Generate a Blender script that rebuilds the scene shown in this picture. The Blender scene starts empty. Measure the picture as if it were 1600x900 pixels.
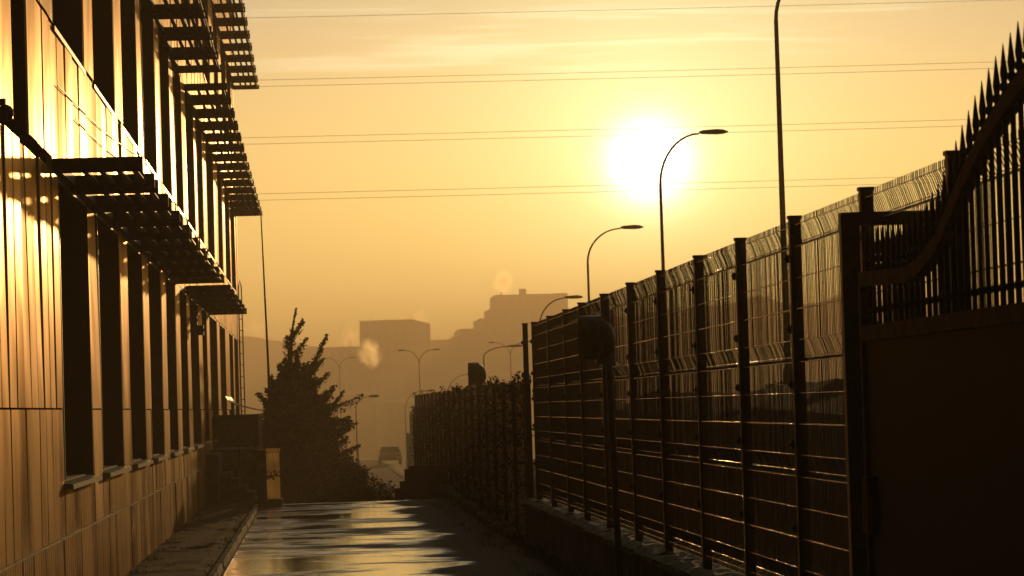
import bpy, bmesh, math, random
from mathutils import Vector, Matrix
R = math.radians
rnd = random.Random(7)
sc = bpy.context.scene
COL = sc.collection

# ------------------------------------------------------------------ camera
cd = bpy.data.cameras.new('camera'); cam = bpy.data.objects.new('camera', cd); COL.objects.link(cam)
M = Matrix(((0.99804444, 0.02795255, -0.0559102), (-0.05493836, -0.03440403, -0.99789686), (-0.0298173, 0.99901703, -0.03280108)))
cam.matrix_world = Matrix.Translation((0, 0, 1.66)) @ M.to_4x4()
cd.sensor_width = 36; cd.lens = 5540 / 1600 * 36
cd.clip_start = 0.1; cd.clip_end = 9000
cd.dof.use_dof = True; cd.dof.focus_distance = 30; cd.dof.aperture_fstop = 14
sc.camera = cam

# ------------------------------------------------------------------ sun, sky, exposure
SUN = Vector((0.0955, 0.9932, 0.0667)).normalized()
SUN_EL, SUN_AZ = R(3.83), R(5.49)
sd = bpy.data.lights.new('sun', 'SUN'); so = bpy.data.objects.new('sun', sd); COL.objects.link(so)
so.rotation_euler = SUN.to_track_quat('Z', 'Y').to_euler()
sd.energy = 3.7; sd.angle = R(0.5); sd.color = (1.0, 0.59, 0.22)
sc.view_settings.view_transform = 'Standard'; sc.view_settings.look = 'None'
sc.view_settings.exposure = -1.0; sc.view_settings.gamma = 1.0
sc.cycles.max_bounces = 6; sc.cycles.volume_bounces = 0; sc.cycles.transparent_max_bounces = 24
sc.cycles.caustics_reflective = False; sc.cycles.caustics_refractive = False
sc.cycles.sample_clamp_indirect = 6; sc.cycles.use_denoising = True

class NT:
    """small node-tree writer"""
    def __init__(s, tree):
        s.t = tree; s.n = tree.nodes; s.l = tree.links
    def node(s, kind, **kw):
        n = s.n.new(kind)
        for k, v in kw.items(): setattr(n, k, v)
        return n
    def put(s, sock, v):
        if v is None: return
        if isinstance(v, bpy.types.NodeSocket): s.l.new(v, sock)
        else:
            if isinstance(v, (tuple, list)) and len(v) == 3 and sock.type == 'RGBA': v = (*v, 1)
            sock.default_value = v
    def math(s, op, a, b=None, c=None, clamp=False):
        n = s.node('ShaderNodeMath', operation=op, use_clamp=clamp)
        s.put(n.inputs[0], a); s.put(n.inputs[1], b)
        if c is not None: s.put(n.inputs[2], c)
        return n.outputs[0]
    def vmath(s, op, a, b=None):
        n = s.node('ShaderNodeVectorMath', operation=op)
        s.put(n.inputs[0], a)
        if b is not None: s.put(n.inputs[1], b)
        return n.outputs['Value'] if op in ('DOT_PRODUCT', 'LENGTH') else n.outputs[0]
    def scale(s, v, f):
        n = s.node('ShaderNodeVectorMath', operation='SCALE')
        s.put(n.inputs[0], v); s.put(n.inputs['Scale'], f); return n.outputs[0]
    def rgb(s, c):
        n = s.node('ShaderNodeCombineXYZ')
        for i in range(3): n.inputs[i].default_value = c[i]
        return n.outputs[0]
    def comb(s, x, y, z):
        n = s.node('ShaderNodeCombineXYZ')
        s.put(n.inputs[0], x); s.put(n.inputs[1], y); s.put(n.inputs[2], z); return n.outputs[0]
    def sep(s, v):
        n = s.node('ShaderNodeSeparateXYZ'); s.put(n.inputs[0], v); return n.outputs
    def mix(s, f, a, b):
        n = s.node('ShaderNodeMix', data_type='RGBA')
        s.put(n.inputs[0], f); s.put(n.inputs[6], a); s.put(n.inputs[7], b); return n.outputs[2]
    def ramp(s, f, *stops):
        n = s.node('ShaderNodeMapRange', interpolation_type='SMOOTHSTEP')
        s.put(n.inputs[0], f)
        for i, v in enumerate(stops): n.inputs[i + 1].default_value = v
        return n.outputs[0]
    def noise(s, vec, scale, detail=3, rough=.55, dist=0):
        n = s.node('ShaderNodeTexNoise')
        s.put(n.inputs['Vector'], vec); n.inputs['Scale'].default_value = scale
        n.inputs['Detail'].default_value = detail; n.inputs['Roughness'].default_value = rough
        n.inputs['Distortion'].default_value = dist
        return n.outputs[0]
    def mapping(s, vec, sca=(1, 1, 1), loc=(0, 0, 0)):
        n = s.node('ShaderNodeMapping'); s.put(n.inputs[0], vec)
        n.inputs['Scale'].default_value = sca; n.inputs['Location'].default_value = loc
        return n.outputs[0]

w = bpy.data.worlds.new('World'); sc.world = w; w.use_nodes = True
w.node_tree.nodes.clear(); t = NT(w.node_tree)
D = t.node('ShaderNodeTexCoord').outputs['Generated']
dirn = t.vmath('NORMALIZE', D)
ang = t.math('MULTIPLY', t.math('ARCCOSINE', t.math('MINIMUM', t.vmath('DOT_PRODUCT', dirn, tuple(SUN)), 0.9999999)), 57.2958)
dx, dy, dz = t.sep(dirn)
el = t.math('MULTIPLY', t.math('ARCSINE', dz), 57.2958)
az = t.math('MULTIPLY', t.math('ARCTAN2', dx, dy), 57.2958)
sky = t.node('ShaderNodeTexSky', sky_type='NISHITA', sun_disc=False, sun_elevation=SUN_EL, sun_rotation=SUN_AZ,
             air_density=1.6, dust_density=6.0, ozone_density=1.0, altitude=100)
nish = t.vmath('MULTIPLY', t.scale(sky.outputs[0], 0.05), (.52, .50, .34))
# the dusty gold of the evening sky round the sun, falling off with the angle from it
hi = (.44, .52, .45); lo = (2.4, 1.60, .42)
base = t.mix(t.ramp(el, 0.5, 8.5, 0, 1), lo, hi)
wide = t.math('EXPONENT', t.math('DIVIDE', ang, -24.0))
mid = t.math('EXPONENT', t.math('DIVIDE', ang, -3.0))
near = t.math('EXPONENT', t.math('DIVIDE', ang, -1.15))
a2 = t.math('MULTIPLY', t.math('DIVIDE', ang, .56), t.math('DIVIDE', ang, .56))
core = t.math('EXPONENT', t.math('MULTIPLY', a2, -1.0))
base = t.scale(base, 2.0)
total = t.vmath('ADD', nish, t.scale(base, wide))
total = t.vmath('ADD', total, t.scale(t.rgb((.85, 1.10, .38)), mid))
total = t.vmath('ADD', total, t.scale(t.rgb((2.3, 2.4, 1.7)), near))
total = t.vmath('ADD', total, t.scale(t.rgb((9, 9, 9)), core))
# thin wisps of cloud well above the sun, catching pale light
cv = t.comb(t.math('MULTIPLY', az, 0.20), t.math('MULTIPLY', t.math('ADD', el, t.math('MULTIPLY', az, .012)), 4.2), 0.7)
c1 = t.ramp(t.noise(cv, 1.0, 5, .58, .5), .46, .68, 0, 1)
cv2 = t.comb(t.math('MULTIPLY', az, 0.05), t.math('MULTIPLY', el, 1.1), 3.3)
c2 = t.ramp(t.noise(cv2, 1.0, 3, .5, .3), .38, .58, 0, 1)
cm = t.math('MULTIPLY', t.math('MULTIPLY', c1, c2), t.ramp(el, 4.9, 5.6, 0, 1))
cm = t.math('MULTIPLY', cm, wide)
total = t.vmath('ADD', total, t.scale(t.rgb((.58, .75, .62)), t.math('MULTIPLY', cm, t.ramp(az, -4.0, 3.0, .25, 1.0))))
bgn = t.node('ShaderNodeBackground'); t.put(bgn.inputs[0], total); bgn.inputs[1].default_value = 1.0
ow = t.node('ShaderNodeOutputWorld'); t.l.new(bgn.outputs[0], ow.inputs[0])

# ------------------------------------------------------------------ materials
MATS = {}
def mat(name, col, rough=.6, metal=0.0, noise=0.0, nscale=3.0, nmap=(1, 1, 1), bump=0.0, bscale=20, bmap=(1, 1, 1), rvar=0.0, spec=.5, col2=None, coord='Object'):
    m = bpy.data.materials.new(name); m.use_nodes = True; m.node_tree.nodes.clear(); t = NT(m.node_tree)
    b = t.node('ShaderNodeBsdfPrincipled'); o = t.node('ShaderNodeOutputMaterial'); t.l.new(b.outputs[0], o.inputs[0])
    b.inputs['Metallic'].default_value = metal; b.inputs['Specular IOR Level'].default_value = spec
    tc = t.node('ShaderNodeNewGeometry').outputs['Position'] if coord == 'World' else t.node('ShaderNodeTexCoord').outputs['Object']
    n = t.noise(t.mapping(tc, nmap), nscale, 5, .6)
    f = t.ramp(n, .32, .68, 0, 1)
    c2 = col2 or tuple(c * (1 - noise) for c in col)
    t.put(b.inputs['Base Color'], t.mix(f, c2, col))
    t.put(b.inputs['Roughness'], t.math('ADD', rough - rvar / 2, t.math('MULTIPLY', f, rvar)))
    if bump:
        bn = t.node('ShaderNodeBump'); bn.inputs['Distance'].default_value = bump; bn.inputs['Strength'].default_value = 1
        t.put(bn.inputs['Height'], t.noise(t.mapping(tc, bmap), bscale, 4, .6)); t.l.new(bn.outputs[0], b.inputs['Normal'])
    MATS[name] = m; return m

def cladding_mat():
    m = bpy.data.materials.new('brushed metal cladding'); m.use_nodes = True; m.node_tree.nodes.clear(); t = NT(m.node_tree)
    b = t.node('ShaderNodeBsdfPrincipled'); o = t.node('ShaderNodeOutputMaterial'); t.l.new(b.outputs[0], o.inputs[0])
    p = t.node('ShaderNodeNewGeometry').outputs['Position']
    oi = t.node('ShaderNodeObjectInfo').outputs['Random']
    x, y, z = t.sep(p)
    v = t.comb(0.0, t.math('MULTIPLY', y, 1.0), t.math('MULTIPLY', z, 0.13))
    streak = t.ramp(t.noise(v, .8, 2, .5, .2), .34, .66, 0, 1)
    fine = t.noise(t.comb(0.0, t.math('MULTIPLY', y, 1.0), t.math('MULTIPLY', z, 0.03)), 34.0, 3, .6)
    blot = t.ramp(t.noise(t.mapping(p, (1, .5, .8)), 1.1, 4, .55), .35, .65, 0, 1)
    tone = t.math('ADD', t.math('MULTIPLY', streak, .55), t.math('MULTIPLY', oi, .45))
    c = t.mix(tone, (.48, .33, .16), (.82, .63, .34))
    c = t.mix(t.math('MULTIPLY', blot, .35), c, (.30, .18, .085))
    t.put(b.inputs['Base Color'], c)
    b.inputs['Metallic'].default_value = .88; b.inputs['Specular IOR Level'].default_value = .12; b.inputs['Specular Tint'].default_value = (.66, .44, .21, 1)
    r = t.math('ADD', .27, t.math('MULTIPLY', streak, .22)); r = t.math('ADD', r, t.math('MULTIPLY', oi, .10))
    t.put(b.inputs['Roughness'], r)
    bn = t.node('ShaderNodeBump'); bn.inputs['Distance'].default_value = .013; bn.inputs['Strength'].default_value = 1
    wave = t.noise(t.comb(0.0, t.math('MULTIPLY', y, .8), t.math('MULTIPLY', z, .65)), 1.5, 1, .5)
    t.put(bn.inputs['Height'], t.math('ADD', t.math('MULTIPLY', wave, 2.0), t.math('MULTIPLY', fine, .002))); t.l.new(bn.outputs[0], b.inputs['Normal'])
    return m

def asphalt_mat():
    m = bpy.data.materials.new('wet asphalt'); m.use_nodes = True; m.node_tree.nodes.clear(); t = NT(m.node_tree)
    b = t.node('ShaderNodeBsdfPrincipled'); o = t.node('ShaderNodeOutputMaterial'); t.l.new(b.outputs[0], o.inputs[0])
    p = t.node('ShaderNodeNewGeometry').outputs['Position']; x, y, z = t.sep(p)
    big = t.noise(t.mapping(p, (.26, .34, 1)), 1.0, 6, .6, .3)
    wet = t.ramp(t.math('ADD', big, t.math('MULTIPLY', t.ramp(x, .9, 2.1, 0, 1), -.35)), .35, .48, 0, 1)
    pool = t.ramp(t.noise(t.mapping(p, (.24, .50, 1), (3.1, 7.7, 0)), 1.0, 7, .62, .3), .43, .50, 0, 1)
    pool = t.math('MULTIPLY', pool, wet)
    sm = t.noise(p, 45, 3, .6)
    c = t.mix(sm, (.035, .033, .03), (.07, .064, .055)); t.put(b.inputs['Base Color'], t.mix(wet, c, (.022, .02, .018)))
    r = t.math('SUBTRACT', .72, t.math('MULTIPLY', wet, .30)); r = t.math('SUBTRACT', r, t.math('MULTIPLY', pool, .395))
    t.put(b.inputs['Roughness'], r); t.put(b.inputs['Specular IOR Level'], t.math('ADD', t.math('ADD', .06, t.math('MULTIPLY', wet, .22)), t.math('MULTIPLY', pool, .25)))
    bn = t.node('ShaderNodeBump'); bn.inputs['Strength'].default_value = 1
    t.put(bn.inputs['Distance'], t.math('ADD', .0004, t.math('MULTIPLY', t.math('SUBTRACT', 1.0, pool), .008)))
    t.put(bn.inputs['Height'], t.noise(p, 60, 4, .7)); t.l.new(bn.outputs[0], b.inputs['Normal'])
    return m

DRY = mat('dry dark road asphalt', (.022, .02, .018), .9, 0, .3, 1.0, spec=.1, coord='World')
CLAD = cladding_mat(); ASPH = asphalt_mat()
DARKFRAME = mat('dark painted aluminium', (.030, .026, .022), .55, 0, .3, 6)
SHADE = mat('black sunshade steel', (.022, .018, .015), .6, 0, .3, 8)
SILLM = mat('sill sheet metal', (.55, .50, .40), .35, .6, .3, 4)
GLASS = mat('dark window glass', (.012, .012, .012), .08, 0, 0, spec=.6)
RENDERW = mat('dark backing wall', (.07, .06, .05), .8, 0, .3, 2)
ROOFM = mat('flat roof felt', (.06, .055, .05), .85, 0, .3, 2)
CROSS_LIT = mat('cross wire in sunlit tone', (.34, .27, .19), .24, .85, .3, 9)  # brighter colour on the cross wires stands in for sun glinting along them
WIRED = mat('dark coated mesh wire', (.045, .034, .024), .45, .2, .3, 9)
POSTM = mat('dark coated fence post', (.055, .046, .038), .5, .3, .4, 14, bump=.0006, bscale=90)
IRON = mat('black wrought iron', (.013, .011, .010), .7, .0, .5, 20, bump=.0008, bscale=60, spec=.2)
RUST = mat('rusty brown iron rail', (.13, .05, .018), .7, .0, 0, 7, spec=.2, col2=(.03, .016, .010), bump=.001, bscale=60)
CONC = mat('weathered concrete', (.20, .175, .145), .85, 0, 0, 3, col2=(.11, .095, .08), bump=.008, bscale=12, spec=.15)
COPE = mat('crumbling coping concrete', (.40, .33, .25), .85, 0, 0, 6, col2=(.22, .18, .14), bump=.02, bscale=18)
SOIL = mat('damp soil and dead grass', (.085, .062, .040), .9, 0, 0, 1.3, col2=(.040, .030, .020), bump=.05, bscale=6, coord='World', spec=.1)
VERGE = mat('trodden earth verge', (.07, .048, .028), .85, 0, 0, 2.5, col2=(.045, .032, .02), bump=.03, bscale=14, coord='World', spec=.08)
KERBM = mat('pale kerb stone', (.42, .34, .22), .55, 0, 0, 9, col2=(.20, .15, .10), bump=.01, bscale=30)
LAMPM = mat('lamp post steel', (.10, .085, .07), .5, .4, .2, 5)
BARK = mat('conifer bark', (.06, .042, .028), .9, 0, .4, 12, bump=.01, bscale=30)
LEAF = mat('dark conifer foliage', (.045, .050, .020), .7, 0, .5, 3)
LEAF2 = mat('dark broadleaf foliage', (.055, .055, .022), .6, 0, .5, 3)
FARW = mat('far building render', (.30, .25, .20), .85, 0, .15, .2)
FARD = mat('far window band', (.19, .16, .13), .5, 0, .2, .3)
HILLM = mat('far wooded hillside', (.09, .075, .05), .95, 0, .4, .02, bump=1.5, bscale=.15)
WIREM = mat('power cable', (.05, .045, .04), .6)
CARM = mat('silver car paint', (.25, .24, .22), .5, .2)
CARD = mat('dark car paint', (.10, .09, .09), .3, .2)
TYRE = mat('tyre rubber', (.02, .02, .02), .8)
REDM = mat('red mirror rim', (.42, .07, .03), .45)
MIRM = mat('mirror face', (.75, .75, .75), .12, 1)
BACKM = mat('black mirror back', (.02, .018, .016), .45)
MASTM = mat('thin mast paint', (.06, .05, .04), .5)
def translucent_mat():
    m = bpy.data.materials.new('corrugated translucent sheet'); m.use_nodes = True; m.node_tree.nodes.clear(); t = NT(m.node_tree)
    o = t.node('ShaderNodeOutputMaterial'); a = t.node('ShaderNodeBsdfTranslucent'); b = t.node('ShaderNodeBsdfPrincipled')
    p = t.node('ShaderNodeNewGeometry').outputs['Position']
    f = t.ramp(t.noise(t.mapping(p, (30, 30, 1.5)), 1.0, 4, .6), .3, .7, 0, 1)
    c = t.mix(f, (.80, .62, .36), (.95, .84, .60)); t.put(a.inputs[0], c); t.put(b.inputs['Base Color'], c); b.inputs['Roughness'].default_value = .4
    mx = t.node('ShaderNodeMixShader'); mx.inputs[0].default_value = .2
    t.l.new(a.outputs[0], mx.inputs[1]); t.l.new(b.outputs[0], mx.inputs[2]); t.l.new(mx.outputs[0], o.inputs[0]); return m
TRANS = translucent_mat()
def steam_mat(name, dens, scale):
    m = bpy.data.materials.new(name); m.use_nodes = True; m.node_tree.nodes.clear(); t = NT(m.node_tree)
    o = t.node('ShaderNodeOutputMaterial'); v = t.node('ShaderNodeVolumePrincipled')
    p = t.node('ShaderNodeTexCoord').outputs['Object']
    r = t.vmath('LENGTH', p)
    n = t.noise(t.mapping(p, (1, 1, .8), (3 + dens * 31, 0, 0)), scale * 1.7, 5, .62, .8)
    d = t.math('MULTIPLY', t.ramp(n, .40, .70, 0, dens * 2.4), t.ramp(r, .0, .92, 1, 0))
    t.put(v.inputs['Density'], d); v.inputs['Color'].default_value = (.99, .88, .66, 1); v.inputs['Anisotropy'].default_value = .80  # steam itself is white; the golden sunlight is tinted into its colour
    t.l.new(v.outputs[0], o.inputs['Volume']); return m

# ------------------------------------------------------------------ builders
class MB:
    def __init__(s): s.v = []; s.f = []
    def add(s, vs, fs):
        o = len(s.v); s.v += [tuple(v) for v in vs]; s.f += [tuple(i + o for i in f) for f in fs]; return s
    def box(s, x0, x1, y0, y1, z0, z1):
        vs = [(x, y, z) for z in (z0, z1) for y in (y0, y1) for x in (x0, x1)]
        return s.add(vs, [(0, 2, 3, 1), (4, 5, 7, 6), (0, 1, 5, 4), (2, 6, 7, 3), (0, 4, 6, 2), (1, 3, 7, 5)])
    def tube(s, pts, rad, n=8, cap=True):
        pts = [Vector(p) for p in pts]
        if not isinstance(rad, (list, tuple)): rad = [rad] * len(pts)
        vs = []; up = Vector((0, 0, 1)); prev = None
        for i, p in enumerate(pts):
            d = (pts[min(i + 1, len(pts) - 1)] - pts[max(i - 1, 0)]).normalized()
            if prev is None:
                a = d.cross(up) if abs(d.z) < .95 else d.cross(Vector((0, 1, 0)))
            else:
                a = prev - d * prev.dot(d)
            a.normalize(); prev = a; b = d.cross(a)
            for k in range(n):
                an = 2 * math.pi * (k + .5) / n
                vs.append(p + (a * math.cos(an) + b * math.sin(an)) * rad[i])
        fs = [(i * n + k, i * n + (k + 1) % n, (i + 1) * n + (k + 1) % n, (i + 1) * n + k) for i in range(len(pts) - 1) for k in range(n)]
        if cap: fs += [tuple(range(n))[::-1], tuple((len(pts) - 1) * n + k for k in range(n))]
        return s.add(vs, fs)
    def sphere(s, c, r, nu=12, nv=8, sq=(1, 1, 1)):
        vs = []; fs = []
        for j in range(nv + 1):
            th = math.pi * j / nv
            for i in range(nu):
                ph = 2 * math.pi * i / nu
                vs.append((c[0] + r * sq[0] * math.sin(th) * math.cos(ph), c[1] + r * sq[1] * math.sin(th) * math.sin(ph), c[2] + r * sq[2] * math.cos(th)))
        for j in range(nv):
            for i in range(nu): fs.append((j * nu + i, (j + 1) * nu + i, (j + 1) * nu + (i + 1) % nu, j * nu + (i + 1) % nu))
        return s.add(vs, fs)
    def leaf(s, p, size, r, flat=0.0):
        p = Vector(p); a = Vector((r.gauss(0, 1), r.gauss(0, 1), r.gauss(0, 1) * (1 - flat))).normalized()
        b = a.cross(Vector((r.gauss(0, 1), r.gauss(0, 1), r.gauss(0, 1)))).normalized()
        s.add([p - a * size, p + b * size * .45, p + a * size, p - b * size * .45], [(0, 1, 2, 3)])
    def mesh(s, name, m, smooth=False, off=(0, 0, 0)):
        me = bpy.data.meshes.new(name)
        o = Vector(off); me.from_pydata([tuple(Vector(v) - o) for v in s.v], [], s.f); me.update()
        if smooth:
            for p in me.polygons: p.use_smooth = True
        if m: me.materials.append(m)
        return me
def link(name, me, parent=None, loc=(0, 0, 0), rot=(0, 0, 0), sca=(1, 1, 1)):
    o = bpy.data.objects.new(name, me); COL.objects.link(o)
    o.location = loc; o.rotation_euler = rot; o.scale = sca
    if parent is not None: o.parent = parent
    return o
def tag(o, label=None, cat=None, group=None, kind=None):
    if label: o['label'] = label
    if cat: o['category'] = cat
    if group: o['group'] = group
    if kind: o['kind'] = kind
    return o
def thing(name, label, cat, loc=(0, 0, 0), group=None):
    o = bpy.data.objects.new(name, None); COL.objects.link(o); o.location = loc; o.empty_display_size = .2
    return tag(o, label, cat, group)
def part(name, mb, m, parent, smooth=False):
    """mesh written in world coordinates, stored relative to its thing (unrotated parents only)"""
    base = Vector(parent.location)
    if parent.parent: base = base + Vector(parent.parent.location)
    return link(name, mb.mesh(name, m, smooth, base), parent)
def lerp_table(t, x):
    if x <= t[0][0]: return t[0][1]
    for (a, va), (b, vb) in zip(t, t[1:]):
        if x <= b: return va + (vb - va) * (x - a) / (b - a)
    return t[-1][1]
def sstep(a, b, x):
    x = min(1, max(0, (x - a) / (b - a))); return x * x * (3 - 2 * x)

# ------------------------------------------------------------------ ground
LT = [(0, 0), (64, 0), (67, -.12), (72, -.45), (100, -1.3), (154, -2.6), (300, -2.8), (420, -4.4), (600, -6.4), (900, -14.3), (3200, -14.3)]
RT = [(0, .44), (62, .32), (100, 0), (130, -1.9), (159, -3.5), (213, -4.7), (273, -5.9), (404, -6.4), (600, -6.4), (900, -14.3), (3200, -14.3)]
def gz(x, y):
    k = sstep(46, 75, y); a = 2.70 * (1 - k) + 5.5 * k; b = 2.76 * (1 - k) + 9 * k
    f = sstep(a, b, x)
    return lerp_table(LT, y) * (1 - f) + lerp_table(RT, y) * f
def frange(a, b, n): return [a + (b - a) * i / n for i in range(n)]
GX = [-1800, -900, -400, -150, -60, -25, -12, -6, -4, -3, -2.5, -2, -1.5, -1, -.5, 0, .5, 1, 1.5, 2, 2.4, 2.69, 2.70, 2.72, 2.74, 2.76, 2.8, 3.2, 3.8, 4.5, 5, 5.5, 6, 7, 8, 9, 10, 12, 16, 25, 60, 150, 400, 900, 1800]
GY = [-40, -20, -10] + frange(0, 60, 30) + frange(60, 80, 20) + frange(80, 160, 20) + frange(160, 420, 26) + frange(420, 900, 12) + [900, 1200, 2000, 3200]
def sheet(xs, ys, dz):
    g = MB(); r2 = random.Random(3)
    for y in ys:
        for x in xs: g.v.append((x, y, gz(x, y) + dz))
    n = len(xs)
    g.f = [(j * n + i, j * n + i + 1, (j + 1) * n + i + 1, (j + 1) * n + i) for j in range(len(ys) - 1) for i in range(n - 1)]
    return g
tag(link('ground', sheet(GX, GY, 0).mesh('ground', SOIL)), kind='structure')
tag(link('lane', sheet([-1.0, -.5, 0, .5, 1, 1.5, 2, 2.25], [-6] + frange(0, 60, 30) + frange(60, 64.5, 5) + [64.5], .006).mesh('lane', ASPH)), kind='structure')
tag(link('road', sheet([5.2, 5.5, 6, 7, 8, 9, 9.4], [20 + 4 * i for i in range(100)], .05).mesh('road', DRY)), kind='structure')
# earth verge between the lane and the facade: uneven, a little above the ground
vg = MB(); r2 = random.Random(5)
vys = [4 + .35 * i for i in range(172)]; vxs = [-2.04, -1.9, -1.7, -1.5, -1.3, -1.14]
for y in vys:
    for i, x in enumerate(vxs): vg.v.append((x, y, .02 + (.035 if 0 < i < 5 else .0) * r2.random() + .012))
vg.f = [(j * 6 + i, j * 6 + i + 1, (j + 1) * 6 + i + 1, (j + 1) * 6 + i) for j in range(len(vys) - 1) for i in range(5)]
tag(link('verge', vg.mesh('verge', VERGE)), kind='structure')

# kerb between verge and lane: stones one by one
kerb = thing('kerb', 'low pale kerb running beside the wet lane towards the stair', 'kerb', (-1.07, 20, 0))
ksm = [MB() for _ in range(3)]
for k, mb_ in enumerate(ksm):
    q = random.Random(k); vs = []
    for y in (0, .25, .5, .75, .985):
        for x, z in ((-.04, 0), (-.035, .075), (.03, .085), (.04, 0)):
            vs.append((x + q.uniform(-.006, .006), y, z + (q.uniform(-.014, .008) if z else 0)))
    fs = [(j * 4 + i, j * 4 + i + 1, (j + 1) * 4 + i + 1, (j + 1) * 4 + i) for j in range(4) for i in range(3)] + [(3, 2, 1, 0), (16, 17, 18, 19)]
    mb_.add(vs, fs)
kme = [m_.mesh('kerb_stone', KERBM) for m_ in ksm]
for i in range(46):
    link('kerb_stone', kme[i % 3], kerb, (rnd.uniform(-.006, .006), -5 + i, rnd.uniform(-.004, .004)), (0, rnd.uniform(-.03, .03), rnd.uniform(-.006, .006)))

# ------------------------------------------------------------------ office building
XF = -2.0
BL = thing('office_building', 'metal clad office block with long rows of dark windows and louvred sunshades', 'building', (XF, 55, 0))
BAYS = [(28.15, 31.9), (33.2, 36.9), (38.3, 41.8), (43.2, 46.6), (48.2, 51.4), (53.2, 56.0), (57.5, 61.5), (63.2, 66.1), (68.2, 72.9), (75.4, 79.6), (82.2, 86.7), (88.2, 92.4)]
ROWS = [(1.16, 3.57), (4.79, 7.02), (8.22, 10.40)]
Y0, Y1, ZT = 8.0, 95.4, 12.2
wl = MB(); wl.box(-16, -2.42, Y0, Y1, -.3, ZT - .2)
zs = [-.3] + [z for r_ in ROWS for z in r_] + [ZT]
YS = 27.66   # near end: a deep open joint runs along under the upper cladding, and a tall dark slot rises from it
wl.box(-2.42, -2.05, Y0, YS, -.3, 3.60)
for a_, b_ in ((Y0, 24.2), (25.45, YS)): wl.box(-2.42, -2.05, a_, b_, 3.69, ZT)
for i in range(0, len(zs), 2): wl.box(-2.42, -2.05, YS, Y1, zs[i], zs[i + 1])
edges = [YS] + [e for b_ in BAYS for e in b_] + [Y1]
for z0, z1 in ROWS:
    for i in range(0, len(edges), 2): wl.box(-2.42, -2.051, edges[i], edges[i + 1], z0, z1)
part('wall', wl, RENDERW, BL)
rf = MB(); rf.box(-16.1, -1.9, Y0 - .1, Y1 + .1, ZT, ZT + .12); part('roof', rf, ROOFM, BL)
# one cladding sheet: folded edges and three shallow ribs, unit width along Y and unit height
def panel_mesh(ribs):
    prof = [(0, -.045), (.012, -.008), (.03, 0)]
    for c_ in ribs: prof += [(c_ - .02, 0), (c_ - .006, -.005), (c_ + .006, -.005), (c_ + .02, 0)]
    prof += [(.97, 0), (.988, -.008), (1, -.045)]
    pv = [(x, y, z) for z in (0, 1) for y, x in prof]; npf = len(prof)
    pf = [(i, i + 1, npf + i + 1, npf + i) for i in range(npf - 1)]
    return pv, pf, MB().add(pv, pf).mesh('cladding_panel', CLAD)
PLAIN = panel_mesh(()); RIBBED = panel_mesh((.2, .4, .6, .8))
count = 0
rest = MB()
def panel(y0, y1, z0, z1):
    global count
    pv, pf, pm_ = RIBBED if z1 < 1.2 else PLAIN
    w_, h_ = y1 - y0 - .014, z1 - z0 - .014
    rz = rnd.gauss(0, .0055); ry = rnd.gauss(0, .005)
    if count < 298:
        link('cladding_panel', pm_, BL, (rnd.uniform(-.002, .002), y0 + .007 - 55, z0 + .007), (0, ry, rz), (1, w_, h_)); count += 1
    else:
        m4 = Matrix.Translation((XF, y0 + .007, z0 + .007)) @ Matrix.Rotation(rz, 4, 'Z') @ Matrix.Rotation(ry, 4, 'Y') @ Matrix.Diagonal((1, w_, h_, 1))
        rest.add([tuple(m4 @ Vector(v)) for v in pv], pf)
def runp(a, b, z0, z1, wd):
    n = max(1, round((b - a) / wd)); s_ = (b - a) / n
    for i in range(n): panel(a + i * s_, a + (i + 1) * s_, z0, z1)
P0 = 15.0
# near rows first so that the nearest 298 panels are single parts
jobs = []
edges2 = [P0] + [e for b_ in BAYS for e in b_] + [Y1]
for i in range(0, len(edges2), 2):
    a, b = edges2[i], edges2[i + 1]
    wd = .6 if i == 0 else 2.0
    jobs.append((a, b, .72, 1.73, wd)); jobs.append((a, b, 1.73, 3.60 if i == 0 else 3.57, wd))
    for a_, b_ in (((15, 24.19), (25.46, b)) if i == 0 else ((a, b),)):
        jobs.append((a_, b_, 4.79, 7.02, wd)); jobs.append((a_, b_, 8.22, 10.40, wd))
for a, b in BAYS: jobs.append((a, b, .72, 1.12, .95))
for a in range(15, 95, 5): jobs.append((a, min(a + 5, Y1), 0.0, .72, .95))
for a, b in [(15, 19.5), (19.5, 24.19), (25.46, 27.66)] + [(27.66 + 5 * k, min(32.66 + 5 * k, Y1)) for k in range(14)]:
    jobs.append((a, b, 3.69 if b < 27.7 else 3.57, 4.77, .8)); jobs.append((a, b, 7.02, 8.20, 1.25)); jobs.append((a, b, 10.40, ZT, 1.25))
for j in sorted(jobs, key=lambda j: j[0] + (30 if j[2] > 8 else 0)): runp(*j)
if rest.v: tag(part('cladding_sheet', rest, CLAD, BL), kind='stuff')
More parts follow.
